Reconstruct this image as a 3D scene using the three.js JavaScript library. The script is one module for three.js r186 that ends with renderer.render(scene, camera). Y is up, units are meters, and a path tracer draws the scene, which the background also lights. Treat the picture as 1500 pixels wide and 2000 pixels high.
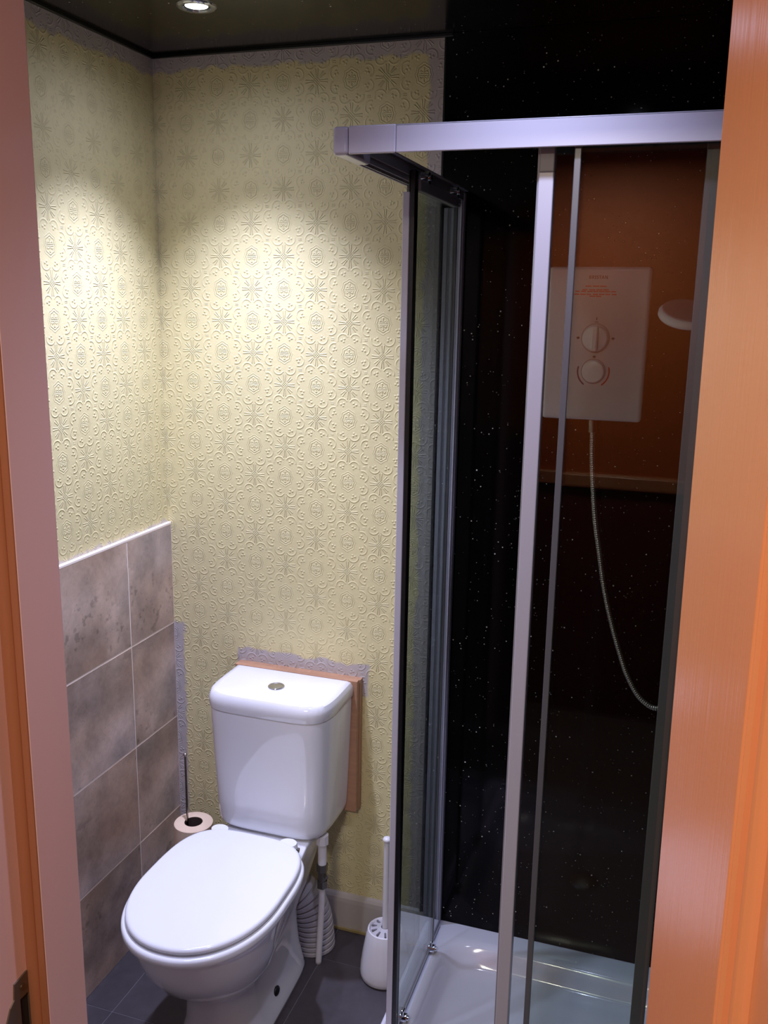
import * as THREE from 'three';
import { RoundedBoxGeometry } from 'three/addons/geometries/RoundedBoxGeometry.js';
import { mergeGeometries, toCreasedNormals } from 'three/addons/utils/BufferGeometryUtils.js';
import { RectAreaLightUniformsLib } from 'three/addons/lights/RectAreaLightUniformsLib.js';

// ---------------------------------------------------------------- camera, light, exposure
RectAreaLightUniformsLib.init();
const scene = new THREE.Scene();
scene.background = new THREE.Color(0x000000);
const camera = new THREE.PerspectiveCamera(58.255, 1500 / 2000, 0.05, 30);
{
  const R = Math.PI / 180, yaw = 18.095 * R, pitch = 12.677 * R, roll = 1.015 * R;
  const fw = new THREE.Vector3(-Math.sin(yaw) * Math.cos(pitch), -Math.sin(pitch), -Math.cos(yaw) * Math.cos(pitch));
  const rt = new THREE.Vector3().crossVectors(fw, new THREE.Vector3(0, 1, 0)).normalize();
  const up = new THREE.Vector3().crossVectors(rt, fw);
  camera.position.set(1.3804, 1.798, 2.2388);
  camera.up.copy(up.multiplyScalar(Math.cos(roll)).addScaledVector(rt, -Math.sin(roll)));
  camera.lookAt(camera.position.clone().add(fw));
}
const renderer = new THREE.WebGLRenderer({ antialias: true });
renderer.toneMapping = THREE.LinearToneMapping;
renderer.toneMappingExposure = 1.0;
renderer.shadowMap.enabled = true;

const H = 2.412;                                   // ceiling height
const LED = new THREE.Color(0.75, 0.78, 1.16);     // cool white ceiling spots
const WARM = new THREE.Color(1.0, 0.88, 0.74);
const SPOTS = [[0.318, 0.333, 7.8, 46, 0.36], [1.145, 1.06, 2.4, 52, 0.15], [0.318, 1.06, 2.5, 60, 0.3]];   // x, z, candela and half beam angle of the downlights, candela of their wide spill
const HALL_LAMP = { at: [1.0, H - 0.02, 2.7], size: [0.3, 0.3], power: 92 };

// ---------------------------------------------------------------- small helpers
let seed = 7;
const rnd = () => { seed = (seed * 1664525 + 1013904223) >>> 0; return seed / 4294967296; };
const hash = (x, y, s) => { let h = Math.imul(x, 374761393) ^ Math.imul(y, 668265263) ^ Math.imul(s, 974711); h = Math.imul(h ^ (h >>> 13), 1274126177); return ((h ^ (h >>> 16)) >>> 0) / 4294967296; };
function vnoise(x, y, per, s) {
  const xi = Math.floor(x), yi = Math.floor(y), fx = x - xi, fy = y - yi;
  const u = fx * fx * (3 - 2 * fx), v = fy * fy * (3 - 2 * fy);
  const m = (a) => ((a % per) + per) % per;
  const a = hash(m(xi), m(yi), s), b = hash(m(xi + 1), m(yi), s), c = hash(m(xi), m(yi + 1), s), d = hash(m(xi + 1), m(yi + 1), s);
  return a + (b - a) * u + (c - a) * v + (a - b - c + d) * u * v;
}
function fbm(u, v, base, oct, s) { let t = 0, a = 0.5, n = 0; for (let o = 0; o < oct; o++) { t += a * vnoise(u * base, v * base, base, s + o); n += a; a *= 0.5; base *= 2; } return t / n; }
const clamp = (x, a = 0, b = 1) => Math.min(b, Math.max(a, x));
const smooth = (a, b, x) => { const t = clamp((x - a) / (b - a)); return t * t * (3 - 2 * t); };
function texture(w, h, fn, srgb = true) {           // fn(u, v) -> [r, g, b] in 0..255
  const d = new Uint8Array(w * h * 4);
  for (let j = 0; j < h; j++) for (let i = 0; i < w; i++) {
    const c = fn((i + 0.5) / w, (j + 0.5) / h), k = 4 * (j * w + i);
    d[k] = clamp(c[0], 0, 255); d[k + 1] = clamp(c[1], 0, 255); d[k + 2] = clamp(c[2], 0, 255); d[k + 3] = 255;
  }
  const t = new THREE.DataTexture(d, w, h, THREE.RGBAFormat);
  t.wrapS = t.wrapT = THREE.RepeatWrapping; t.magFilter = THREE.LinearFilter; t.minFilter = THREE.LinearFilter;
  if (srgb) t.colorSpace = THREE.SRGBColorSpace;
  t.needsUpdate = true;
  return t;
}
const std = (o) => new THREE.MeshStandardMaterial(o);
const phy = (o) => new THREE.MeshPhysicalMaterial(o);
const V = (x, y, z) => new THREE.Vector3(x, y, z);

const taken = new Map();
function numbered(name) { const n = taken.get(name) ?? 0; taken.set(name, n + 1); return n ? `${name}_${String(n).padStart(3, '0')}` : name; }
function mesh(name, geometry, material, parent = scene, label) {
  if (Array.isArray(geometry)) geometry = geometry.length > 1 ? mergeGeometries(geometry.map((g) => { const n = g.index ? g.toNonIndexed() : g.clone(); for (const k of Object.keys(n.attributes)) if (!['position', 'normal', 'uv'].includes(k)) n.deleteAttribute(k); return n; })) : geometry[0];
  const m = new THREE.Mesh(geometry, material);
  m.name = parent === scene ? numbered(name) : name;
  if (parent !== scene) { let k = 0; const used = new Set(parent.children.map((c) => c.name)); while (used.has(m.name)) m.name = `${name}_${String(++k).padStart(3, '0')}`; }
  m.castShadow = m.receiveShadow = true;
  if (label) m.userData.label = label;
  parent.add(m);
  return m;
}
function thing(name, label, category, at = [0, 0, 0], group) {
  const o = new THREE.Group(); o.name = numbered(name); o.position.set(...at);
  o.userData = { label, category }; if (group) o.userData.group = group;
  scene.add(o); return o;
}
function structure(name, label, at = [0, 0, 0]) { const o = new THREE.Group(); o.name = numbered(name); o.position.set(...at); o.userData = { kind: 'structure', label, category: name.replace(/_.*/, '') }; scene.add(o); return o; }
function structMesh(name, label, category, geometry, material) { const m = mesh(name, geometry, material); m.userData = { kind: 'structure', label, category }; return m; }
const box = (x0, y0, z0, x1, y1, z1) => new THREE.BoxGeometry(x1 - x0, y1 - y0, z1 - z0).translate((x0 + x1) / 2, (y0 + y1) / 2, (z0 + z1) / 2);
const rbox = (x0, y0, z0, x1, y1, z1, r = 0.002, s = 2) => new RoundedBoxGeometry(x1 - x0, y1 - y0, z1 - z0, s, r).translate((x0 + x1) / 2, (y0 + y1) / 2, (z0 + z1) / 2);
const cyl = (a, b, r, n = 24, r2 = r) => {          // cylinder between two points
  const A = V(...a), B = V(...b), d = B.clone().sub(A), g = new THREE.CylinderGeometry(r2, r, d.length(), n);
  g.applyQuaternion(new THREE.Quaternion().setFromUnitVectors(V(0, 1, 0), d.clone().normalize()));
  return g.translate((a[0] + b[0]) / 2, (a[1] + b[1]) / 2, (a[2] + b[2]) / 2);
};
const lathe = (pts, n = 48) => new THREE.LatheGeometry(pts.map((p) => new THREE.Vector2(p[0], p[1])), n);
const ball = (x, y, z, r, sx = 1, sy = 1, sz = 1) => new THREE.SphereGeometry(r, 24, 16).scale(sx, sy, sz).translate(x, y, z);
function grid(rings, closed = true, caps = true) {  // loft through rings of equal length
  const n = rings[0].length, pos = [], idx = [], uv = [];
  rings.forEach((r, j) => r.forEach((p, i) => { pos.push(...p); uv.push(i / n, j / Math.max(1, rings.length - 1)); }));
  const w = closed ? n : n - 1;
  for (let j = 0; j + 1 < rings.length; j++) for (let i = 0; i < w; i++) {
    const a = j * n + i, b = j * n + (i + 1) % n, c = a + n, d = b + n;
    idx.push(a, c, b, b, c, d);
  }
  if (caps) for (const [j, flip] of [[0, 0], [rings.length - 1, 1]]) {
    const c = pos.length / 3, r = rings[j], m = [0, 1, 2].map((k) => r.reduce((s, p) => s + p[k], 0) / n);
    pos.push(...m); uv.push(0.5, 0.5);
    for (let i = 0; i < n; i++) { const a = j * n + i, b = j * n + (i + 1) % n; flip ? idx.push(c, b, a) : idx.push(c, a, b); }
  }
  const g = new THREE.BufferGeometry();
  g.setAttribute('position', new THREE.Float32BufferAttribute(pos, 3));
  g.setAttribute('uv', new THREE.Float32BufferAttribute(uv, 2));
  g.setIndex(idx); g.computeVertexNormals();
  return g;
}
const crease = (g, deg = 40) => toCreasedNormals(g, deg * Math.PI / 180);
function sweep(points, radius, segs, n = 20, caps = true) {   // radius(t, s): s is the length so far
  const c = new THREE.CatmullRomCurve3(points.map((p) => V(...p))), f = c.computeFrenetFrames(segs, false), L = c.getLength(), rings = [];
  for (let j = 0; j <= segs; j++) {
    const t = j / segs, p = c.getPointAt(t), r = typeof radius === 'number' ? radius : radius(t, t * L), ring = [];
    for (let i = 0; i < n; i++) { const a = -i / n * 2 * Math.PI, q = p.clone().addScaledVector(f.normals[j], r * Math.cos(a)).addScaledVector(f.binormals[j], r * Math.sin(a)); ring.push([q.x, q.y, q.z]); }
    rings.push(ring);
  }
  return grid(rings, true, caps);
}
function setUV(g, fn, name = 'uv') {                 // uv from position and normal
  const p = g.attributes.position, n = g.attributes.normal, a = new Float32Array(p.count * 2);
  for (let i = 0; i < p.count; i++) { const r = fn(p.getX(i), p.getY(i), p.getZ(i), n.getX(i), n.getY(i), n.getZ(i)); a[2 * i] = r[0]; a[2 * i + 1] = r[1]; }
  g.setAttribute(name, new THREE.BufferAttribute(a, 2));
  return g;
}
const metreUV = (g, s = 1, ou = 0, ov = 0) => setUV(g, (x, y, z, nx, ny, nz) => Math.abs(ny) > 0.7 ? [x / s + ou, z / s + ov] : Math.abs(nx) > 0.7 ? [z / s + ou, y / s + ov] : [x / s + ou, y / s + ov]);

// ---------------------------------------------------------------- surfaces
// embossed wallpaper: two by two cells, flakes and lobed medallions in a chequer
const CELL = [0.0906, 0.0822];
const reliefMap = (() => {
  const N = 768, h = new Float32Array(N * N), sx = CELL[0], sy = CELL[1];
  const bump = (cx, cy, reach, sdf, width, amp) => {
    const px = N / (2 * sx), py = N / (2 * sy), w = width * 1.6 + reach;
    for (let j = Math.floor((cy - w) * py); j <= (cy + w) * py; j++) for (let i = Math.floor((cx - w) * px); i <= (cx + w) * px; i++) {
      const d = sdf((i + 0.5) / px - cx, (j + 0.5) / py - cy);
      if (d < width) { const k = (((j % N) + N) % N) * N + ((i % N) + N) % N, v = amp * (0.5 + 0.5 * Math.cos(Math.PI * clamp(d / width))); if (v > h[k]) h[k] = v; }
    }
  };
  const seg = (ax, ay, bx, by) => (x, y) => { const dx = bx - ax, dy = by - ay, t = clamp(((x - ax) * dx + (y - ay) * dy) / (dx * dx + dy * dy || 1)); return Math.hypot(x - ax - t * dx, y - ay - t * dy); };
  const line = (cx, cy, ax, ay, bx, by, w, amp) => bump(cx, cy, Math.max(Math.hypot(ax, ay), Math.hypot(bx, by)), seg(ax, ay, bx, by), w, amp);
  const dot = (x, y, r, amp) => bump(x, y, 0.002, (a, b) => Math.max(0, Math.hypot(a, b) - r * 0.3), r, amp);
  const c = sx, mm = 0.001;
  for (const [ix, iy] of [[0, 0], [1, 1]]) {
    const cx = (ix + 0.5) * sx, cy = (iy + 0.5) * sy;
    for (let k = 0; k < 8; k++) {                       // eight split rays of the flake
      const a = k * Math.PI / 4, ca = Math.cos(a), sa = Math.sin(a), r0 = k % 2 ? 13 * mm : 10 * mm, r1 = k % 2 ? 27 * mm : 28 * mm;
      for (const s of [-1, 1]) {
        const o0 = s * 1.6 * mm, o1 = s * 3.4 * mm;
        line(cx, cy, ca * r0 - sa * o0, sa * r0 + ca * o0, ca * r1 - sa * o1, sa * r1 + ca * o1, 1.9 * mm, 1.0);
      }
    }
    for (let k = -1.5; k <= 1.5; k++) {                 // lattice in its middle
      const o = k * 4.4 * mm, e = (9.5 - Math.abs(k) * 2) * mm, q = Math.SQRT1_2;
      line(cx, cy, (o - e) * q, (o + e) * q, (o + e) * q, (o - e) * q, 1.5 * mm, 1.0);
      line(cx, cy, (-o - e) * q, (o - e) * q, (-o + e) * q, (o + e) * q, 1.4 * mm, 0.8);
    }
  }
  for (const [ix, iy] of [[1, 0], [0, 1]]) {
    const cx = (ix + 0.5) * sx, cy = (iy + 0.5) * sy;
    const ring = (r, w, amp) => bump(cx, cy, r * 1.25, (x, y) => { const t = Math.atan2(y, x); return Math.abs(Math.hypot(x * 1.12, y * 0.94) - r * (1 + 0.1 * Math.abs(Math.cos(4 * t)) ** 3)); }, w, amp);
    ring(17.5 * mm, 1.7 * mm, 0.9); ring(23 * mm, 1.5 * mm, 0.45);
    for (const y of [-2, 2]) line(cx, cy, -11 * mm, y * mm, 11 * mm, y * mm, 1.7 * mm, 0.8);
    for (const s of [-1, 1]) {
      line(cx, cy, 0, s * 4 * mm, 0, s * 12 * mm, 1.9 * mm, 0.9);
      for (const q of [-1, 1]) { line(cx, cy, q * 2 * mm, s * 5 * mm, q * 7.5 * mm, s * 9 * mm, 1.8 * mm, 0.8); dot(cx + q * 8.5 * mm, cy + s * 6 * mm, 2.4 * mm, 0.7); }
      dot(cx, cy + s * 14 * mm, 2.6 * mm, 0.8);
    }
    for (let k = 0; k < 8; k++) {                       // scalloped wreath of C-shaped arcs with berries inside
      const a = (k + 0.5) * Math.PI / 4, ca = Math.cos(a), sa = Math.sin(a), R = 45 * mm, ax = ca * R * 0.98, ay = sa * R * 0.96, r = 14.5 * mm;
      bump(cx + ax, cy + ay, r, (x, y) => { const t = Math.atan2(y, x) - a, w = Math.abs(Math.atan2(Math.sin(t), Math.cos(t))); return w < 1.5 ? Math.abs(Math.hypot(x, y) - r) : 1; }, 3.2 * mm, 0.62);
      for (const s of [-1, 1]) dot(cx + ax * 1.02 - s * 4.2 * mm * sa, cy + ay * 1.02 + s * 4.2 * mm * ca, 3.0 * mm, 0.8);
      dot(cx + ax * 0.88, cy + ay * 0.88, 2.8 * mm, 0.7);
    }
    for (const s of [-1, 1]) for (const q of [-1, 1]) for (const y of [-1.8, 1.8]) line(cx + s * 0.5 * sx, cy + q * 0.5 * sy, -3.5 * mm, y * mm, 3.5 * mm, y * mm, 1.6 * mm, 0.7);
  }
  return texture(N, N, (u, v) => { const k = Math.min(N - 1, Math.floor(v * N)) * N + Math.min(N - 1, Math.floor(u * N)), g = (h[k] * 0.85 + 0.12 * fbm(u, v, 48, 2, 5)) * 255; return [g, g, g]; }, false);
})();
const reliefUV = (a, y) => [(a - 0.366) / (2 * CELL[0]) + 0.25, (y - 1.752) / (2 * CELL[1]) + 0.25];
// cream paint stops short of the edges and leaves bare grey-white paper there
const PAINT = [226, 216, 164], BARE = [194, 187, 184];
function paintMap(w, h, W, bare) {
  return texture(w, h, (u, v) => {
    const x = u * W, y = v * H, j = (fbm(u, v, 64, 3, 11) - 0.5) * 0.022, b = bare(x + j, y + (fbm(u, v, 64, 3, 23) - 0.5) * 0.022), t = 0.985 + 0.03 * fbm(u, v, 24, 3, 3);
    return [0, 1, 2].map((k) => (PAINT[k] + (BARE[k] - PAINT[k]) * b) * t);
  });
}
const edge = (x, at) => smooth(at - 0.005, at + 0.005, x);
const backPaint = paintMap(1024, 1536, 1.6, (x, y) => Math.max(
  edge(y, 2.372), edge(x, 0.742),
  edge(-x, -0.04) * edge(-y, -0.885),
  edge(x, 0.212) * edge(-x, -0.611) * edge(-y, -0.832) * edge(y, 0.40) * Math.max(edge(y, 0.78), edge(x, 0.58) * edge(y, 0.74))));
const leftPaint = paintMap(1024, 1536, 1.376, (x, y) => Math.max(edge(y, 2.365), edge(-y, -1.192) * 0.8));
function paperMaterial(paint) { paint.channel = 1; return std({ map: paint, bumpMap: reliefMap, bumpScale: 0.0016, roughness: 0.62 }); }
const M = {
  paperBack: paperMaterial(backPaint), paperLeft: paperMaterial(leftPaint),
  plain: std({ color: 0xd8cf9f, roughness: 0.7 }),
  ceramic: phy({ color: 0xeeeff2, roughness: 0.07, clearcoat: 0.6, clearcoatRoughness: 0.03 }),
  seat: phy({ color: 0xf1f3f6, roughness: 0.16 }),
  white: std({ color: 0xe4e3e8, roughness: 0.35 }),
  aluminium: phy({ color: 0xbdbcc8, roughness: 0.3, metalness: 0.0, clearcoat: 0.25, clearcoatRoughness: 0.2 }),
  profileShade: std({ color: 0x8d8b92, roughness: 0.4 }),
  darkTrack: std({ color: 0x8e8d92, roughness: 0.4 }),
  black: std({ color: 0x0b0a0c, roughness: 0.35 }),
  chrome: std({ color: 0xd0d2d6, roughness: 0.1, metalness: 1 }),
  steel: std({ color: 0x9d9a98, roughness: 0.3, metalness: 1 }),
  brass: std({ color: 0x7d6f58, roughness: 0.38, metalness: 0.9 }),
  oldBrass: std({ color: 0x7d7468, roughness: 0.45, metalness: 0.8 }),
  dark: std({ color: 0x14100e, roughness: 0.8 }),
  glass: phy({ color: 0xf1f5f3, roughness: 0, transmission: 1, thickness: 0, ior: 1.5 }),
  sealStrip: phy({ color: 0x84868c, roughness: 0.3, transmission: 0.5, thickness: 0 }),
  paperRoll: std({ color: 0xf2d8bc, roughness: 0.95 }),
  grout: std({ color: 0xfff4e8, roughness: 0.9 }),
  floorGrout: std({ color: 0x77757c, roughness: 0.8 }),
};
// ceramic wall tile: brown-grey stone with pits
const stoneMap = texture(1024, 1024, (u, v) => {
  const a = fbm(u, v, 3, 6, 41), b = fbm(u, v, 6, 6, 57), c = fbm(u, v, 64, 3, 71), p = fbm(u, v, 36, 5, 91), q = fbm(u, v, 5, 3, 113);
  const pit = smooth(0.60, 0.74, p) * smooth(0.45, 0.65, q) * 0.32 + smooth(0.70, 0.8, c) * 0.16;
  const t = clamp(0.5 + (a - 0.5) * 1.8), w = clamp(0.5 + (b - 0.5) * 2.0);
  const l = 0.92 + 0.36 * w - 0.6 * pit + (c - 0.5) * 0.14;
  return [(150 + 20 * t) * l, (126 + 30 * t) * l, (108 + 40 * t) * l];
});
const stone = std({ map: stoneMap, roughness: 0.42 });
// black wet-wall panels with silver flecks
function sparkle(N, count, s, base) {
  const d = new Float32Array(N * N); seed = s;
  for (let k = 0; k < count; k++) {
    const x = rnd() * N, y = rnd() * N, r = 1.0 + 1.5 * rnd() ** 2.5, a = 0.3 + 0.7 * rnd() ** 1.6;
    for (let j = -4; j <= 4; j++) for (let i = -4; i <= 4; i++) { const X = Math.floor(x) + i, Y = Math.floor(y) + j, q = Math.hypot(X + 0.5 - x, Y + 0.5 - y); const k2 = ((Y + N) % N) * N + (X + N) % N; d[k2] = Math.max(d[k2], a * clamp(r + 0.5 - q)); }
  }
  return texture(N, N, (u, v) => { const f = d[Math.floor(v * N) * N + Math.floor(u * N)]; return [base[0] + f * 250, base[1] + f * 250, base[2] + f * 240]; });
}
const panelMat = phy({ map: sparkle(1024, 820, 99, [6, 5, 6]), roughness: 0.09, ior: 1.5, specularIntensity: 0.3 });
const ceilingMat = phy({ map: sparkle(1024, 420, 5, [12, 9, 7]), roughness: 0.17, ior: 1.5 });
// slate-look floor tile
const slateMap = texture(512, 512, (u, v) => { const a = fbm(u, v, 4, 6, 15), b = fbm(u, v, 30, 3, 33), l = 0.78 + 0.3 * a + 0.14 * b; return [72 * l, 67 * l, 72 * l]; });
const slate = std({ map: slateMap, roughness: 0.42 });
// oak
const oakMap = texture(512, 512, (u, v) => { const g = fbm(u, v * 0.25 + fbm(u, v, 3, 2, 8) * 0.03, 4, 2, 61), s = vnoise(u * 6 + 0.0, v * 140 + 6 * g, 4096, 9), l = 0.86 + 0.2 * g + 0.1 * s; return [176 * l, 134 * l, 104 * l]; });
const oak = std({ map: oakMap, roughness: 0.5 });
// glossy orange paint with brush marks that run up the door
const brushMap = texture(1024, 256, (u, v) => { const a = vnoise(u * 260, v * 2, 4096, 3) * 0.55 + vnoise(u * 90, v * 3, 4096, 4) * 0.45 + (vnoise(u * 700, v * 6, 4096, 6) - 0.5) * 0.3; const g = 255 * clamp(a); return [g, g, g]; }, false);
const orange = phy({ color: 0xec9a68, roughness: 0.2, ior: 1.5, bumpMap: brushMap, bumpScale: 0.00011 });
const orangeFrame = phy({ color: 0x9c6446, roughness: 0.3, ior: 1.5 });
const sheenFrame = phy({ color: 0xe6c2ba, roughness: 0.25, ior: 1.5 });  // frame faces: gloss sheen and bluish light put into the colour as pink
const hallOrange = std({ color: 0xa04a16, roughness: 0.6 });
const maroon = std({ color: 0x4a1416, roughness: 0.5 });

// ---------------------------------------------------------------- room shell
const XR = 1.6, ZF = 1.376, ZH = 1.51, T = 0.1;      // right wall, door wall (both faces), thickness
const JL = 0.70, JR = 1.40, HEAD = 2.16;              // door opening
{
  const back = structure('wall_back', 'cream embossed wallpaper wall behind the toilet, black panelled in the shower');
  const g = box(-T, -T, -T, XR + T, H + T, 0);
  setUV(g, (x, y) => reliefUV(x, y)); setUV(g, (x, y) => [x / 1.6, y / H], 'uv1');
  mesh('wallpaper', g, M.paperBack, back);
  mesh('wall_panel', metreUV(box(0.781, 0.075, 0, 1.598, H - 0.001, 0.006), 0.8), panelMat, back, 'black gloss wall panel with silver flecks');
  mesh('edge_trim', rbox(0.7785, 0.09, 0, 0.784, H - 0.004, 0.0075, 0.001), M.black, back);
  const left = structure('wall_left', 'cream embossed wallpaper wall with brown stone-look tiles along its lower half');
  const gl = box(-T, -T, 0, 0, H + T, ZH);
  setUV(gl, (x, y, z) => reliefUV(-z, y)); setUV(gl, (x, y, z) => [clamp(z / 1.376), y / H], 'uv1');
  mesh('wallpaper', gl, M.paperLeft, left);
  // tiles: four rows, the first column cut at the corner
  const S = 0.295, top = 1.180;
  mesh('grout', [box(0, 0, 0.001, 0.0094, top - 0.002, ZF), rbox(0, top - 0.003, 0.001, 0.0105, top + 0.005, ZF, 0.002)], M.grout, left, 'pale grout and sealant bead');
  const cols = [0.002, 0.222, 0.617, 1.012, ZF];
  for (let c = 0; c < 4; c++) for (let r = 0; r < 4; r++) {
    const ge = rbox(0.001, top - (r + 1) * S + 0.0024, cols[c] + 0.0018, 0.0102 + 0.0004 * hash(c, r, 3), top - r * S - 0.0024, cols[c + 1] - 0.0018, 0.0008, 1);
    mesh('tile', metreUV(ge, 0.62, hash(c, r, 1) * 3, hash(c, r, 2) * 3), stone, left);
  }
  const right = structure('wall_right', 'shower side wall lined with black flecked gloss panel');
  mesh('masonry', box(XR, -T, 0, XR + T, H + T, ZF), M.plain, right);
  mesh('wall_panel', metreUV(box(XR - 0.006, 0.075, 0.006, XR, H - 0.001, ZF - 0.002), 0.8), panelMat, right);
  const front = structure('wall_front', 'wall with the door opening between hall and shower room');
  mesh('masonry', [box(0, -T, ZF, JL - 0.03, H + T, ZH), box(JR + 0.03, -T, ZF, 2.6, H + T, ZH), box(JL - 0.03, HEAD + 0.03, ZF, JR + 0.03, H + T, ZH)], std({ color: 0xb9b3ab, roughness: 0.7 }), front);
}
structMesh('ceiling', 'black gloss ceiling with fine silver flecks', 'ceiling', metreUV(box(-T, H, -T, XR + T, H + T, ZF + 0.02), 0.8), ceilingMat);
{
  const t = structure('trim_1', 'slim black coving strip where wallpaper meets the ceiling'); t.userData.category = 'trim';
  mesh('strip', rbox(0, H - 0.008, 0, 0.80, H + 0.001, 0.009, 0.002), M.black, t);
  mesh('strip', rbox(0, H - 0.008, 0.0092, 0.009, H + 0.001, ZF, 0.002), M.black, t);
}
{
  const f = structure('floor', 'dark slate-look tiled floor of the shower room');
  mesh('screed', box(-T, -T, -T, XR + T, -0.0012, ZH), M.floorGrout, f);
  const xs = [0.0095, 0.10, 0.535, 0.795, 1.23, XR], zs = [0.0, 0.147, 0.514, 0.881, 1.248, ZF + 0.05];
  for (let i = 0; i + 1 < xs.length; i++) for (let j = 0; j + 1 < zs.length; j++) {
    if (i >= 3 && j < 2) continue;                    // the tray stands there
    const z0 = i >= 3 && j === 2 ? 0.85 : zs[j];
    const g = box(xs[i] + 0.0011, -0.008, z0 + 0.0011, xs[i + 1] - 0.0011, 0.0004 * hash(i, j, 9) - 0.0002, zs[j + 1] - 0.0011);
    mesh('tile', metreUV(g, 0.5, hash(i, j, 1), hash(i, j, 2)), slate, f);
  }
  const b = structure('baseboard_back', 'off-white skirting board along the papered wall');
  b.userData.category = 'skirting';
  const prof = [[0, 0], [0.014, 0], [0.014, 0.092], [0.0125, 0.104], [0.008, 0.112], [0.0, 0.116]];
  const sh = new THREE.Shape(prof.map((p) => new THREE.Vector2(p[0], p[1])));
  const g = new THREE.ExtrudeGeometry(sh, { depth: 0.786, bevelEnabled: false }).rotateY(-Math.PI / 2).scale(1, 1, 1);
  g.translate(0.796, 0, 0);
  mesh('board', g, std({ color: 0xb9b2ac, roughness: 0.5 }), b);
  mesh('sealant', rbox(0.0105, 0, 0.0135, 0.797, 0.010, 0.0185, 0.002), std({ color: 0x9a8b5c, roughness: 0.8 }), b, 'yellowed sealant line at the floor');
}
// hall on the camera's side
{
  const z1 = 3.35, x0 = -0.6, x1 = 2.6;
  const hb = structure('wall_hall', 'hall wall, orange above a dado rail and dark red below');
  mesh('upper_wall', box(x0, 1.07, z1, x1, H + T, z1 + T), hallOrange, hb);
  mesh('lower_wall', box(x0, -T, z1, x1, 1.07, z1 + T), maroon, hb);
  mesh('dado_rail', rbox(x0, 1.045, z1 - 0.025, x1, 1.105, z1 + 0.01, 0.008), orangeFrame, hb);
  const hs = structure('wall_hall', 'orange side walls of the hall');
  mesh('side_wall', [box(x0 - T, -T, ZF, x0, H + T, z1 + T), box(x1, -T, ZF, x1 + T, H + T, z1 + T), box(x0, -T, ZF, 0, H + T, ZH)], hallOrange, hs);
  structMesh('ceiling_hall', 'plain white hall ceiling', 'ceiling', box(x0, H, ZF + 0.02, x1, H + T, z1), std({ color: 0xd8d4cc, roughness: 0.8 }));
  structMesh('floor_hall', 'brown hall carpet', 'floor', box(x0, -T, ZH, x1, 0, z1), std({ color: 0x3a2a26, roughness: 0.95 }));
}

// ---------------------------------------------------------------- door frame and door
{
  const f = structure('trim_2', 'orange gloss door frame at the left edge with latch plate');
  f.userData.category = 'door frame';
  // left side: lining, stop, rebate; the hall side of the stop has a small bead
  mesh('lining', rbox(JL - 0.055, 0, ZF - 0.002, JL - 0.025, HEAD + 0.025, ZH - 0.002, 0.0015), sheenFrame, f, 'frame lining with pink light sheen put into its colour');
  mesh('door_stop', rbox(JL - 0.0255, 0, ZF - 0.002, JL, HEAD, 1.4455, 0.0018), sheenFrame, f, 'door stop with pink light sheen put into its colour');
  mesh('stop_edge', rbox(JL - 0.0250, 0, 1.4445, JL - 0.0004, HEAD, 1.4472, 0.0012), orangeFrame, f, 'orange edge of the stop');
  mesh('bead', new THREE.CylinderGeometry(0.009, 0.009, HEAD, 20).scale(1, 1, 0.55).translate(JL - 0.0185, HEAD / 2, 1.447), orangeFrame, f);
  mesh('architrave', [rbox(JL - 0.105, 0, ZH - 0.003, JL - 0.034, HEAD + 0.08, ZH + 0.014, 0.004), rbox(JL - 0.105, 0, ZH + 0.010, JL - 0.078, HEAD + 0.08, ZH + 0.022, 0.005)], orangeFrame, f);
  mesh('head', [rbox(JL - 0.025, HEAD, ZF - 0.002, JR + 0.03, HEAD + 0.025, ZH - 0.002, 0.0015)], orangeFrame, f);
  mesh('hinge_jamb', [rbox(JR + 0.004, 0, ZF - 0.002, JR + 0.03, HEAD, ZH - 0.012, 0.0015)], orangeFrame, f);
  // strike plate on the rebate face
  const sh = new THREE.Shape([[1.474, 0.998], [1.4545, 1.001], [1.4475, 1.0], [1.4475, 0.84], [1.474, 0.84], [1.474, 0.862], [1.4835, 0.868], [1.4905, 0.885], [1.4905, 0.958], [1.4835, 0.972], [1.476, 0.978]].map((p) => new THREE.Vector2(p[0], p[1])));
  const hole = new THREE.Path([[1.4525, 0.90], [1.4525, 0.972], [1.467, 0.972], [1.467, 0.90]].map((p) => new THREE.Vector2(p[0], p[1]))); sh.holes.push(hole);
  const pg = new THREE.ExtrudeGeometry(sh, { depth: 0.0014, bevelEnabled: true, bevelSize: 0.0004, bevelThickness: 0.0004, bevelSegments: 1 }).rotateY(-Math.PI / 2).translate(JL - 0.0235, 0, 0);
  const sp = mesh('strike_plate', pg, M.oldBrass, f, 'tarnished metal latch plate');
  mesh('latch_hole', box(JL - 0.0255, 0.90, 1.4525, JL - 0.0246, 0.972, 1.467), M.dark, sp);
  mesh('screw', new THREE.CylinderGeometry(0.0038, 0.0038, 0.0016, 16).rotateZ(Math.PI / 2).translate(JL - 0.0228, 0.986, 1.4615), M.brass, sp);
}
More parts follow.
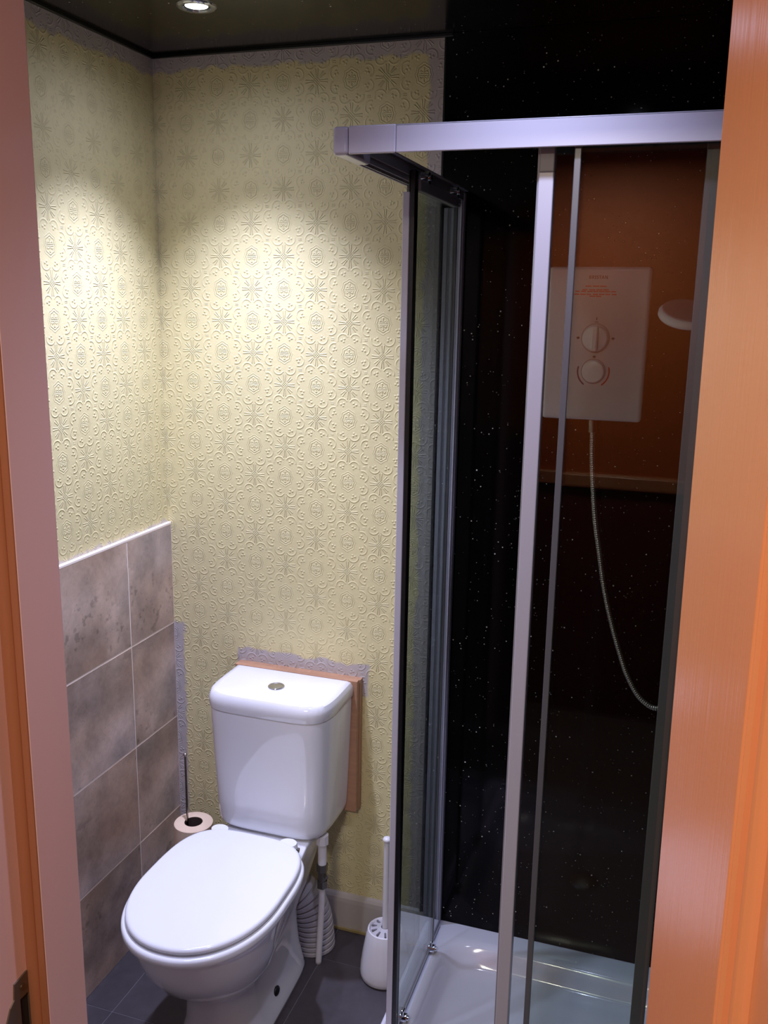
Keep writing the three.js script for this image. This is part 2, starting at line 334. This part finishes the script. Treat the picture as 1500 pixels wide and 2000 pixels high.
{
  // panelled door, hinged on the right jamb and swung 110 degrees into the hall
  const d = structure('door_1', 'orange gloss panelled door standing open at the right edge', [1.3995, 0, 1.5]);
  const al = 20.2 * Math.PI / 180;
  d.rotation.order = 'ZYX'; d.rotation.z = 0.0066;        // hangs a touch out of plumb
  d.rotation.y = Math.atan2(-Math.cos(al), Math.sin(al));   // local +x runs along the door from its hinge
  const W = 0.70, TH = 0.036, top = 2.13, st = 0.132, mw = 0.034;
  const zf = -TH, zb = 0;                            // the face towards the camera is local z = 0
  const uvd = (g) => setUV(g, (x, y) => [x / 0.30, y / 1.2]);
  mesh('stile', uvd(rbox(0, 0.01, zf, st, top, zb, 0.0025)), orange, d);
  mesh('stile', uvd(rbox(W - st, 0.01, zf, W, top, zb, 0.0025)), orange, d);
  for (const [a, b] of [[0.01, 0.2], [0.66, 0.85], [top - 0.115, top]]) mesh('rail', setUV(rbox(st, a, zf, W - st, b, zb, 0.002), (x, y) => [y / 0.3, x / 1.2]), orange, d);
  for (const [a, b] of [[0.2, 0.66], [0.85, top - 0.115]]) {
    mesh('panel', uvd(rbox(st - 0.002, a - 0.002, zf + 0.011, W - st + 0.002, b + 0.002, zb - 0.011, 0.001)), orange, d);
    // ogee moulding round each panel
    const prof = [[0, 0.0105], [0.0005, 0.0065], [0.0025, 0.0062], [0.0035, 0.0], [0.007, -0.0015], [0.010, 0.0008], [0.0115, 0.0075], [0.015, 0.0075], [0.0172, 0.002], [0.021, 0.0028], [0.0255, 0.0065], [0.0275, 0.0115], [0.032, 0.0115], [0.034, 0.0125]];
    const rings = prof.map(([o, z]) => [[st + o, a + o, -z], [W - st - o, a + o, -z], [W - st - o, b - o, -z], [st + o, b - o, -z]]);
    mesh('moulding', crease(grid(rings.map((r) => r.reverse()), true, false), 30), orange, d);
  }
  for (const y of [0.3, 1.1, 1.9]) mesh('hinge', cyl([0.002, y - 0.045, -TH - 0.004], [0.002, y + 0.045, -TH - 0.004], 0.006, 16), M.brass, d);
}

// ---------------------------------------------------------------- toilet
{
  const t = thing('toilet', 'white close-coupled toilet with its lid closed, in front of the papered wall', 'toilet', [0.4045, 0, 0.0]);
  const N = 96;
  // egg outline: ellipse in front, blunt super-ellipse behind
  const egg = (w, zf, zb, zc, y, nb = 3.5, nf = 2.15) => Array.from({ length: N }, (_, i) => {
    const a = i / N * 2 * Math.PI, c = Math.cos(a), s = Math.sin(a), n = s > 0 ? nf : nb;
    return [w * Math.sign(c) * Math.abs(c) ** (2 / n), y, zc + (s > 0 ? zf - zc : zc - zb) * Math.sign(s) * Math.abs(s) ** (2 / n)];
  });
  // pan: egg in front that narrows to the platform under the cistern
  const panRing = (y, zf, zb, w, zc, wb, k = 0.3) => {
    const r = [];
    for (let i = 0; i < N; i++) {
      const a = (i + 0.5) / N * 2 * Math.PI, c = Math.cos(a), s = Math.sin(a);
      if (s >= 0) r.push([w * Math.sign(c) * Math.abs(c) ** (2 / 2.1), y, zc + (zf - zc) * s ** (2 / 2.1)]);
      else {
        const q = Math.abs(s) ** (2 / 9), z = zc - (zc - zb) * q, e = Math.sign(c) * Math.abs(c) ** (2 / 9);
        const h = wb + (w - wb) * (1 - smooth(0, k, zc - z)) ; r.push([h * e, y, z]);
      }
    }
    return r;
  };
  const P = [
    [0.0, 0.585, 0.17, 0.112, 0.45, 0.105], [0.012, 0.586, 0.17, 0.112, 0.45, 0.105], [0.03, 0.578, 0.17, 0.106, 0.45, 0.099], [0.08, 0.572, 0.17, 0.093, 0.46, 0.086],
    [0.14, 0.578, 0.17, 0.089, 0.47, 0.080], [0.18, 0.592, 0.17, 0.094, 0.48, 0.080], [0.205, 0.612, 0.14, 0.108, 0.49, 0.083], [0.225, 0.640, 0.10, 0.124, 0.495, 0.086], [0.26, 0.680, 0.08, 0.143, 0.50, 0.094],
    [0.31, 0.715, 0.06, 0.159, 0.505, 0.105], [0.35, 0.731, 0.05, 0.166, 0.51, 0.115], [0.378, 0.738, 0.046, 0.169, 0.51, 0.120], [0.395, 0.740, 0.045, 0.170, 0.51, 0.122], [0.402, 0.735, 0.048, 0.166, 0.51, 0.119],
  ].map((p) => panRing(...p));
  mesh('pan', grid(P), M.ceramic, t);
  // seat: a ring with a rounded section (closed under the lid)
  const seatR = [[0.985, 0.403], [1.0, 0.406], [1.008, 0.413], [1.006, 0.420], [0.995, 0.425], [0.97, 0.427]].map(([k, y]) => egg(0.184 * k, 0.522 + 0.239 * k, 0.522 - 0.235 * k, 0.522, y));
  mesh('seat', grid(seatR), M.seat, t);
  const lidR = [[0.93, 0.4262], [0.93, 0.4325], [0.984, 0.433], [0.990, 0.436], [0.988, 0.440], [0.975, 0.4445], [0.945, 0.4465], [0.7, 0.4485], [0.35, 0.4495], [0.05, 0.450]].map(([k, y]) => egg(0.178 * k, 0.522 + 0.232 * k, 0.522 - 0.237 * k, 0.522, y));
  const lid = mesh('lid', grid(lidR), M.seat, t, 'closed white lid');
  for (const x of [-0.098, 0.098]) {
    mesh('hinge', [new THREE.CylinderGeometry(0.019, 0.021, 0.012, 28).scale(1.2, 1, 1).translate(x, 0.4395, 0.297), rbox(x - 0.017, 0.401, 0.274, x + 0.017, 0.434, 0.300, 0.004)], M.seat, lid);
    mesh('hinge_pin', cyl([x + 0.0165, 0.424, 0.290], [x + 0.0265, 0.424, 0.290], 0.007, 16), M.steel, lid);
  }
  // cistern: straight back, bowed front with round corners
  const cis = (w, zb, D, y, n = 5.6) => Array.from({ length: N }, (_, i) => {
    const a = i / N * 2 * Math.PI, c = Math.cos(a), s = Math.sin(a);
    if (s >= 0) return [0.985 * w * Math.sign(c) * Math.abs(c) ** (2 / n), y, zb + D * s ** (2 / n)];
    const q = Math.sign(c) * Math.abs(c) ** (2 / 14); return [0.985 * w * q, y, zb - 0.0006 * Math.abs(s)];
  });
  mesh('cistern', grid([[0.140, 0.060, 0.150, 0.4030], [0.154, 0.050, 0.173, 0.408], [0.161, 0.045, 0.186, 0.418], [0.165, 0.043, 0.193, 0.436], [0.168, 0.042, 0.197, 0.50], [0.172, 0.042, 0.202, 0.60], [0.1755, 0.042, 0.207, 0.70], [0.177, 0.042, 0.2095, 0.751], [0.174, 0.043, 0.206, 0.754]].map((p) => cis(...p))), M.ceramic, t);
  const cl = mesh('cistern_lid', crease(grid([[0.174, 0.042, 0.206, 0.7545], [0.179, 0.041, 0.212, 0.7555], [0.1805, 0.0405, 0.2135, 0.759], [0.181, 0.0405, 0.2145, 0.777], [0.1795, 0.041, 0.2125, 0.785], [0.175, 0.044, 0.206, 0.795], [0.167, 0.05, 0.195, 0.8005], [0.155, 0.059, 0.179, 0.8018]].map((p) => cis(...p))), 30), M.ceramic, t, 'white lid with chrome flush button');
  const b = mesh('flush_button', lathe([[0, 0.0045], [0.0085, 0.0042], [0.0155, 0.0032], [0.0172, 0.0012], [0.0178, 0.0034], [0.0212, 0.0034], [0.0222, 0.002], [0.0222, -0.003]], 40).translate(0.002, 0.8025, 0.155), M.chrome, cl, 'round chrome dual flush button');
  mesh('foot_bolt_cap', ball(0.0965, 0.062, 0.372, 0.0135, 0.5, 1, 1), M.black, t, 'black foot screw hole');
}
{
  const t = thing('mounting_board', 'oak mounting board between the cistern and the wall', 'board', [0.409, 0.405, 0]);
  mesh('back_board', setUV(rbox(-0.187, 0, 0.0005, 0.187, 0.391, 0.020, 0.001), (x, y) => [y * 1.4, x * 1.4]), oak, t);
  mesh('front_board', setUV(rbox(-0.1845, 0.001, 0.022, 0.1845, 0.393, 0.0385, 0.0012), (x, y) => [x * 1.4, y * 1.4 + 0.3]), oak, t);
  mesh('joint', box(-0.183, 0.004, 0.0195, 0.183, 0.388, 0.0225), M.dark, t);
}

// ---------------------------------------------------------------- things round the toilet
{
  const h = thing('roll_holder', 'slim chrome spare toilet roll stand in the corner by the tiles', 'roll holder', [0.127, 0, 0.127]);
  mesh('base', lathe([[0, 0], [0.06, 0], [0.062, 0.003], [0.06, 0.007], [0.03, 0.011], [0, 0.012]], 40), M.chrome, h);
  mesh('pole', cyl([-0.0165, 0.008, 0.006], [-0.0165, 0.538, 0.006], 0.0032, 16), std({ color: 0x8d8884, roughness: 0.2, metalness: 1 }), h);
  mesh('knob', ball(-0.0165, 0.541, 0.006, 0.0062), M.chrome, h);
  mesh('roll_support', [new THREE.TorusGeometry(0.04, 0.003, 10, 40).rotateX(Math.PI / 2).translate(0, 0.226, 0), cyl([-0.0165, 0.226, 0.006], [-0.04, 0.226, 0.002], 0.003, 12), cyl([-0.0165, 0.226, 0.006], [0.04, 0.226, 0], 0.003, 12)], M.chrome, h);
  const r = thing('toilet_roll', 'peach paper roll threaded on the chrome stand', 'toilet roll', [0.127, 0.229, 0.127]);
  r.userData.label = 'toilet paper roll threaded on the slim chrome stand';
  mesh('paper', crease(lathe([[0.0262, 0.0], [0.053, 0.0], [0.0555, 0.002], [0.0555, 0.099], [0.053, 0.101], [0.0262, 0.101], [0.0262, 0.0]], 56), 50), M.paperRoll, r);
  mesh('cardboard_core', crease(lathe([[0.0245, 0.001], [0.0262, 0.001], [0.0262, 0.1005], [0.0245, 0.1005], [0.0245, 0.001]], 40), 40), std({ color: 0x4a3a30, roughness: 0.95 }), r, 'dark hollow core');
}
{
  const w = thing('waste_pipe', 'white ribbed flexible waste pipe behind the toilet pan', 'pipe', [0, 0, 0]);
  const pitch = 0.0155;
  mesh('ribbed_hose', sweep([[0.492, 0.0, 0.098], [0.490, 0.045, 0.098], [0.484, 0.10, 0.099], [0.462, 0.155, 0.104], [0.425, 0.19, 0.112]], (t, s) => { const k = (s / pitch) % 1; return 0.061 - 0.010 * t - 0.007 * smooth(0.62, 0.82, k) * (1 - smooth(0.86, 1.0, k)); }, 240, 40), std({ color: 0xb9b6ba, roughness: 0.45 }), w);
  mesh('collar', sweep([[0.43, 0.186, 0.111], [0.418, 0.194, 0.113], [0.408, 0.199, 0.115]], 0.052, 12, 40), std({ color: 0xaaa7a6, roughness: 0.5 }), w);
}
{
  const w = thing('supply_pipe', 'white water pipe with a dark isolating valve under the cistern', 'pipe', [0.545, 0, 0.168]);
  mesh('cistern_nut', crease(new THREE.CylinderGeometry(0.0175, 0.0175, 0.026, 8).translate(0, 0.3885, 0), 30), M.white, w);
  mesh('upper_pipe', cyl([0, 0.31, 0], [0, 0.402, 0], 0.0118), M.white, w);
  mesh('valve', [crease(new THREE.CylinderGeometry(0.0152, 0.0152, 0.022, 6).translate(0, 0.303, 0), 30), cyl([0, 0.25, 0], [0, 0.312, 0], 0.0122), crease(new THREE.CylinderGeometry(0.0155, 0.0155, 0.022, 6).rotateY(0.4).translate(0, 0.254, 0), 30), cyl([0.01, 0.28, 0.004], [0.017, 0.28, 0.009], 0.005, 14)], std({ color: 0x6a665f, roughness: 0.35, metalness: 0.8 }), w, 'dull metal compression valve');
  mesh('lower_pipe', sweep([[0, 0.25, 0], [-0.002, 0.18, 0], [-0.006, 0.09, 0], [-0.011, 0.0, -0.001]], 0.0085, 30, 18), M.white, w);
}
{
  const b = thing('toilet_brush', 'white plastic toilet brush in its conical pot beside the shower', 'toilet brush', [0.7225, 0, 0.15]);
  mesh('pot', crease(lathe([[0.0, 0.0005], [0.058, 0.0005], [0.0655, 0.006], [0.0668, 0.018], [0.0655, 0.04], [0.061, 0.075], [0.054, 0.115], [0.049, 0.140], [0.047, 0.146], [0.044, 0.147], [0.0415, 0.144], [0.0425, 0.132], [0.044, 0.12]], 56), 50), M.white, b);
  mesh('collar', crease(lathe([[0.011, 0.150], [0.014, 0.152], [0.028, 0.146], [0.0415, 0.1405], [0.0415, 0.137], [0.011, 0.142], [0.011, 0.150]], 48), 50), std({ color: 0xb9b7bd, roughness: 0.5 }), b);
  for (let k = 0; k < 10; k++) { const a = k / 10 * 2 * Math.PI; mesh('slot', rbox(0.0165, 0.1445, -0.0024, 0.0385, 0.1485, 0.0024, 0.001, 1).rotateZ(0).applyMatrix4(new THREE.Matrix4().makeRotationAxis(V(0, 0, 1), 0)).translate(0, -0.0003, 0).rotateY(a), std({ color: 0x6f6d74, roughness: 0.6 }), b); }
  mesh('handle', cyl([0, 0.143, 0], [0, 0.412, 0], 0.0085, 20, 0.0075), M.white, b);
  mesh('handle_tip', ball(0, 0.414, 0, 0.0115, 1, 0.7, 1), M.white, b);
}

// ---------------------------------------------------------------- shower tray
{
  const t = thing('shower_tray', 'white moulded shower tray in the right-hand corner', 'shower tray', [1.2, 0, 0.423]);
  const N = 96, sq = (hx, hz, y, n, dz = 0) => Array.from({ length: N }, (_, i) => { const a = (i + 0.5) / N * 2 * Math.PI, c = Math.cos(a), s = Math.sin(a); return [hx * Math.sign(c) * Math.abs(c) ** (2 / n), y, dz + hz * Math.sign(s) * Math.abs(s) ** (2 / n)]; }).reverse();
  const R = [[0.394, 0.416, 0.0, 40], [0.3965, 0.4195, 0.03, 40], [0.399, 0.422, 0.09, 40], [0.3975, 0.4205, 0.097, 40], [0.394, 0.417, 0.1, 36], [0.345, 0.368, 0.101, 13], [0.331, 0.354, 0.0995, 10], [0.322, 0.345, 0.093, 9], [0.312, 0.335, 0.075, 8], [0.302, 0.325, 0.055, 7.5], [0.290, 0.313, 0.046, 7], [0.262, 0.285, 0.042, 6.5], [0.15, 0.165, 0.039, 5], [0.05, 0.05, 0.037, 3]];
  mesh('basin', grid(R.map((r) => sq(...r))), phy({ color: 0xdcddec, roughness: 0.12, clearcoat: 0.5, clearcoatRoughness: 0.05 }), t);
  mesh('waste_cover', lathe([[0, 0.0445], [0.035, 0.0435], [0.047, 0.0405], [0.048, 0.037]], 40), M.chrome, t);
}

// ---------------------------------------------------------------- shower enclosure (corner entry, sliding doors slid apart)
const RT = 2.067, RB = 2.026, SX = 0.822, SZ = 0.820, TT = 0.101;   // rail top and bottom, outer faces, top of the tray
{
  const e = thing('shower_enclosure', 'glass corner shower enclosure with white rails and sliding doors', 'shower enclosure', [0, 0, 0]);
  // head rails: hollow channel, open below
  const rail = (len) => [rbox(0, RB, -0.004, len, RT, 0, 0.0018), rbox(0, RT - 0.004, -0.040, len, RT, 0, 0.0018), rbox(0, RB + 0.006, -0.040, len, RT, -0.037, 0.0012), box(0, RB + 0.012, -0.020, len, RT - 0.003, -0.018)];
  const fr = mesh('front_head_rail', rail(1.594 - 0.925).map((g) => g.translate(0.925, 0, SZ)), M.aluminium, e, 'white front head rail');
  const L = SZ - 0.105;
  const sr = mesh('side_head_rail', [rbox(SX, RB, 0.007, SX + 0.004, RT, L, 0.0015), rbox(SX, RT - 0.004, 0.007, 0.8475, RT, L, 0.0015)], M.aluminium, e, 'white side head rail');
  mesh('channel', [rbox(SX + 0.0045, RB + 0.006, 0.007, 0.8365, RT - 0.0045, L, 0.001), rbox(0.829, RB + 0.001, 0.007, 0.832, RB + 0.008, L, 0.001), rbox(0.8365, RB + 0.016, 0.007, 0.8405, RT - 0.005, L, 0.001)], M.darkTrack, sr, 'grey channel under the rail');
  const cp = mesh('corner_cap', [rbox(0.848, RB, SZ - 0.005, 0.9246, RT, SZ + 0.0004, 0.002), rbox(0.848, RT - 0.004, SZ - 0.045, 0.9246, RT + 0.0004, SZ, 0.002), rbox(SX - 0.0004, RB - 0.001, SZ - 0.11, 0.8475, RT + 0.0006, SZ + 0.0006, 0.006, 4)], M.aluminium, e, 'white rail corner joint');
  // front fixed panel
  const ff = mesh('front_fixed_panel', rbox(1.198, TT + 0.02, 0.802, 1.585, RB + 0.012, 0.808, 0.001, 1), M.glass, e);
  mesh('edge_strip', rbox(1.1945, TT + 0.02, 0.8008, 1.2045, RB + 0.010, 0.8092, 0.0012, 1), M.sealStrip, ff, 'translucent grey edge strip');
  mesh('wall_profile', rbox(1.572, TT, 0.79, 1.594, RB, 0.82, 0.002), M.aluminium, ff);
  // front sliding door, behind the fixed panel
  const fd = mesh('front_sliding_door', rbox(1.158, TT + 0.03, 0.780, 1.395, RB + 0.006, 0.786, 0.001, 1), M.glass, e);
  mesh('edge_profile', [rbox(1.1412, TT + 0.018, 0.771, 1.1640, RB - 0.03, 0.7935, 0.002)], M.aluminium, fd, 'white door edge profile');
  mesh('shaded_profile_top', rbox(1.1412, RB - 0.0305, 0.771, 1.1640, RB + 0.008, 0.7925, 0.002), M.profileShade, fd);  // top of the profile in grey: the head rail's shadow put into its colour
  mesh('magnetic_seal', rbox(1.1385, TT + 0.018, 0.776, 1.1420, RB + 0.006, 0.790, 0.001), M.darkTrack, fd, 'grey magnetic seal');
  mesh('rear_seal', rbox(1.377, TT + 0.03, 0.7775, 1.401, RB + 0.004, 0.7885, 0.0015, 1), M.sealStrip, fd, 'translucent grey rear seal');
  mesh('bottom_track', [rbox(0.855, TT, 0.790, 1.594, TT + 0.022, 0.818, 0.002)], M.aluminium, e);
  // side fixed panel
  const sf = mesh('side_fixed_panel', rbox(0.827, TT + 0.02, 0.022, 0.833, RB + 0.012, 0.43, 0.001, 1), M.glass, e);
  mesh('edge_strip', rbox(0.8255, TT + 0.02, 0.424, 0.8345, RB + 0.010, 0.434, 0.0012, 1), M.sealStrip, sf);
  mesh('wall_profile', [rbox(0.8205, TT, 0.0065, 0.8425, RB + 0.034, 0.024, 0.0015), rbox(0.793, TT, 0.0065, 0.8200, RB, 0.022, 0.0015), rbox(0.800, TT, 0.022, 0.804, RB, 0.026, 0.001), rbox(0.818, TT, 0.0065, 0.8255, RB + 0.02, 0.034, 0.0015), rbox(0.836, TT, 0.0065, 0.8395, RB + 0.02, 0.034, 0.001)], M.aluminium, sf, 'white wall profile');
  // side sliding door: slid back over the fixed panel, its leading edge with the black seal
  const sd = mesh('side_sliding_door', rbox(0.850, TT + 0.03, 0.145, 0.856, RB + 0.006, 0.468, 0.001, 1), M.glass, e);
  mesh('edge_profile', rbox(0.8315, TT + 0.01, 0.458, 0.8455, RB - 0.016, 0.478, 0.002), M.aluminium, sd, 'white door edge profile');
  mesh('magnetic_seal', [rbox(0.8455, TT + 0.01, 0.456, 0.8560, RB + 0.024, 0.4775, 0.002), rbox(0.8435, RB - 0.016, 0.458, 0.846, RB + 0.022, 0.4782, 0.001)], M.black, sd, 'black magnetic seal');
  mesh('rear_seal', [rbox(0.8485, TT + 0.03, 0.142, 0.8575, RB, 0.149, 0.0012, 1)], M.sealStrip, sd);
  mesh('roller_carrier', rbox(0.846, RB - 0.012, 0.146, 0.860, RB + 0.010, 0.455, 0.002), M.darkTrack, sd);
  for (const [z, zl] of [[0.40, 0.42], [0.165, 0.16]]) {
    mesh('roller', [cyl([0.8455, 2.044, z], [0.862, 2.044, z], 0.0115, 28), cyl([0.862, 2.044, z], [0.8665, 2.044, z], 0.0065, 20)], M.chrome, sd);
    mesh('roller', [cyl([0.847, TT + 0.017, zl - 0.01], [0.863, TT + 0.017, zl - 0.01], 0.0105, 28), cyl([0.863, TT + 0.017, zl - 0.01], [0.868, TT + 0.017, zl - 0.01], 0.006, 20), rbox(0.849, TT + 0.015, zl - 0.018, 0.858, TT + 0.04, zl - 0.002, 0.003)], M.chrome, sd);
  }
  mesh('side_bottom_track', [rbox(0.8185, TT, 0.0345, 0.8435, TT + 0.020, 0.780, 0.002), rbox(0.8435, TT, 0.0345, 0.8475, TT + 0.007, 0.780, 0.001)], M.aluminium, e);
}

// ---------------------------------------------------------------- electric shower, hose, head
{
  const s = thing('electric_shower', 'white electric shower unit on the black panel behind the glass', 'electric shower', [1.172, 1.719, 0.006]);
  mesh('casing', rbox(-0.1125, -0.171, 0, 0.1125, 0.171, 0.083, 0.009, 4), phy({ color: 0xc0bfc3, roughness: 0.12 }), s);
  // printed front
  const cw = 820, ch = 1250, cv = document.createElement('canvas'); cv.width = cw; cv.height = ch;
  const c = cv.getContext('2d'); c.fillStyle = '#c0bfc3'; c.fillRect(0, 0, cw, ch);
  c.textAlign = 'center'; c.fillStyle = '#3a3a3e'; c.font = 'bold 40px sans-serif'; c.fillText('BRISTAN', cw * 0.49, 72);
  c.fillStyle = '#c8473f';
  for (const [y, w, n] of [[128, 190, 3], [158, 240, 4], [172, 360, 7], [196, 380, 7], [212, 110, 2]]) { let x = cw * 0.475 - w / 2; const q = w / n; for (let k = 0; k < n; k++) { const l = q * (0.7 + 0.22 * hash(k, y, 4)); c.fillRect(x, y, l, 9); x += q; } }
  c.strokeStyle = '#77767a'; c.lineWidth = 5;
  c.beginPath(); c.arc(cw * 0.5, 568, 122, 0, 7); c.stroke();
  c.beginPath(); c.arc(cw * 0.5, 852, 106, 0, 7); c.stroke();
  c.lineWidth = 13; c.lineCap = 'round';
  c.strokeStyle = '#343a58'; c.beginPath(); c.arc(cw * 0.5, 852, 138, Math.PI * 0.70, Math.PI * 1.08); c.stroke();
  c.strokeStyle = '#a03036'; c.beginPath(); c.arc(cw * 0.5, 852, 138, -Math.PI * 0.08, Math.PI * 0.30); c.stroke();
  c.fillStyle = '#3a3a3e';
  for (const [dx, dy] of [[-152, 0], [152, 0], [0, 158]]) { c.beginPath(); c.arc(cw * 0.5 + dx, 568 + dy, 11, 0, 7); c.fill(); c.fillRect(cw * 0.5 + dx - 16, 568 + dy - 3, 32, 6); }
  c.fillRect(cw * 0.5 - 4, 392, 8, 24); c.fillRect(cw * 0.5 - 15, 428, 30, 6);
  c.fillStyle = '#8a898d'; for (const [y, w] of [[822, 130], [880, 140]]) c.fillRect(cw * 0.5 - w / 2, y, w, 5);
  const ct = new THREE.CanvasTexture(cv); ct.colorSpace = THREE.SRGBColorSpace; ct.magFilter = THREE.LinearFilter;
  const pr = new THREE.PlaneGeometry(0.2085, 0.3265).translate(0, 0, 0.0834);
  mesh('printed_front', pr, phy({ map: ct, roughness: 0.12 }), s, 'white front print with maker name, red notes and dial marks');
  const k1 = mesh('power_knob', [lathe([[0, 0.014], [0.024, 0.013], [0.028, 0.010], [0.0295, 0.0]], 40).rotateX(Math.PI / 2).translate(0, 0.0145, 0.0836), rbox(-0.007, -0.013, 0.0836, 0.007, 0.042, 0.112, 0.004, 3).translate(0, 0, 0)], phy({ color: 0xdcdadb, roughness: 0.2 }), s);
  mesh('temperature_dial', lathe([[0, 0.010], [0.022, 0.010], [0.0245, 0.007], [0.0255, 0.0]], 40).rotateX(Math.PI / 2).translate(0, -0.0595, 0.0836), phy({ color: 0xdedcdd, roughness: 0.2 }), s);
  mesh('outlet', [cyl([0.003, -0.184, 0.055], [0.003, -0.168, 0.055], 0.0095, 8)], M.steel, s, 'metal hose outlet');
}
{
  const h = thing('shower_hose', 'ribbed chrome hose hanging in a loop below the electric shower', 'hose');
  const pts = [[1.176, 1.533, 0.062], [1.180, 1.46, 0.065], [1.187, 1.393, 0.07], [1.198, 1.31, 0.075], [1.213, 1.235, 0.08], [1.231, 1.145, 0.08], [1.254, 1.061, 0.08], [1.278, 0.99, 0.08], [1.299, 0.937, 0.08], [1.333, 0.884, 0.08], [1.368, 0.864, 0.08], [1.398, 0.878, 0.08], [1.424, 0.93, 0.08], [1.445, 1.03, 0.08], [1.462, 1.2, 0.085], [1.468, 1.4, 0.10], [1.462, 1.56, 0.125], [1.452, 1.665, 0.155]];
  mesh('spiral_tube', sweep(pts, (t, s) => 0.0066 - 0.0011 * (0.5 + 0.5 * Math.cos(s / 0.0052 * 2 * Math.PI)), 1500, 12), std({ color: 0xb9b2a8, roughness: 0.28, metalness: 0.85 }), h);
  mesh('upper_nut', cyl([1.176, 1.518, 0.062], [1.1755, 1.536, 0.0615], 0.0092, 12), M.steel, h);
}
{
  const r = thing('riser_rail', 'chrome riser rail on the panel beside the electric shower, hidden by the door', 'riser rail', [1.49, 0, 0.055]);
  r.userData.label = 'chrome riser rail that carries the shower head';
  mesh('rail', cyl([0, 1.2, 0], [0, 1.86, 0], 0.0105, 24), M.chrome, r);
  for (const y of [1.215, 1.845]) mesh('bracket', [cyl([0, y, -0.049], [0, y, 0], 0.012, 20), ball(0, y, 0, 0.0155)], M.chrome, r);
  mesh('slider', [rbox(-0.02, 1.685, -0.018, 0.02, 1.735, 0.022, 0.008, 3), cyl([-0.012, 1.715, 0.018], [-0.028, 1.708, 0.062], 0.011, 18)], M.white, r);
  const s = thing('hand_shower', 'white round hand shower held at eye level behind the glass', 'shower head');
  // the disc and its handle, handle rising from the slider
  const head = lathe([[0, 0.016], [0.035, 0.0155], [0.05, 0.013], [0.0555, 0.007], [0.0558, 0.0], [0.053, -0.004], [0.048, -0.005], [0.0, -0.005]], 48);
  const q = new THREE.Quaternion().setFromUnitVectors(V(0, 1, 0), V(0.12, 0.88, 0.42).normalize());
  const hd = mesh('head', head.clone().applyQuaternion(q).translate(1.362, 1.786, 0.20), M.white, s);
  mesh('face', lathe([[0, 0.0172], [0.046, 0.0168], [0.0495, 0.0145], [0.049, 0.012]], 48).applyQuaternion(q).translate(1.362, 1.786, 0.20), std({ color: 0x86848a, roughness: 0.35 }), hd, 'grey face');
  mesh('handle', sweep([[1.395, 1.778, 0.198], [1.412, 1.768, 0.192], [1.432, 1.744, 0.172], [1.448, 1.71, 0.155], [1.452, 1.668, 0.155]], (t) => 0.0165 - 0.005 * t, 30, 20), M.white, s);
}

// ---------------------------------------------------------------- ceiling lights
function downlight(x, z, cd, beam, spill, label) {
  const o = thing('downlight', label, 'ceiling light', [x, H, z], 'recessed ceiling spotlights');
  mesh('rim', crease(lathe([[0.0285, 0.004], [0.029, -0.0005], [0.0315, -0.004], [0.038, -0.0045], [0.0425, -0.0025], [0.0435, 0.0005], [0.0285, 0.004]], 48), 50), std({ color: 0xb9bcc0, roughness: 0.18, metalness: 0.9 }), o);
  mesh('bulb', lathe([[0, -0.0012], [0.012, -0.001], [0.024, -0.0002], [0.0283, 0.002]], 40), std({ color: 0xffffff, emissive: new THREE.Color(0.92, 0.95, 1.0), emissiveIntensity: 6, roughness: 0.4 }), o);
  for (const [power, half] of [[cd, beam], [spill, 86]]) {     // the lens throws a beam, its rim spills some light wide
    const l = new THREE.SpotLight(LED, power, 0, half * Math.PI / 180, 1, 2);
    l.position.set(0, -0.012, 0); l.target.position.set(0, -1, 0); l.castShadow = true; l.shadow.radius = 1.2;
    o.add(l); o.add(l.target);
  }
  return o;
}
downlight(...SPOTS[0], 'lit recessed spotlight with a silver rim above the toilet');
downlight(...SPOTS[1], 'recessed ceiling spotlight outside the shower, just inside the door');
downlight(...SPOTS[2], 'recessed ceiling spotlight by the tiled wall, just inside the door');  // out of view, added as fill for the lower wall and toilet
{
  const { at, size, power } = HALL_LAMP;
  const o = thing('hall_light', 'square white hall ceiling light', 'ceiling light', at);
  mesh('frame', [rbox(-0.17, 0, -0.17, 0.17, 0.019, 0.17, 0.004)], M.white, o);
  mesh('diffuser', rbox(-0.15, -0.006, -0.15, 0.15, 0.004, 0.15, 0.003), std({ color: 0xffffff, emissive: new THREE.Color(1, 0.93, 0.82), emissiveIntensity: 3 }), o);
  const l = new THREE.RectAreaLight(WARM, power, ...size);
  l.position.set(0, -0.012, 0); l.lookAt(at[0], -10, at[2]); l.rotation.set(-Math.PI / 2, 0, 0);
  o.add(l);
}
renderer.render(scene, camera);
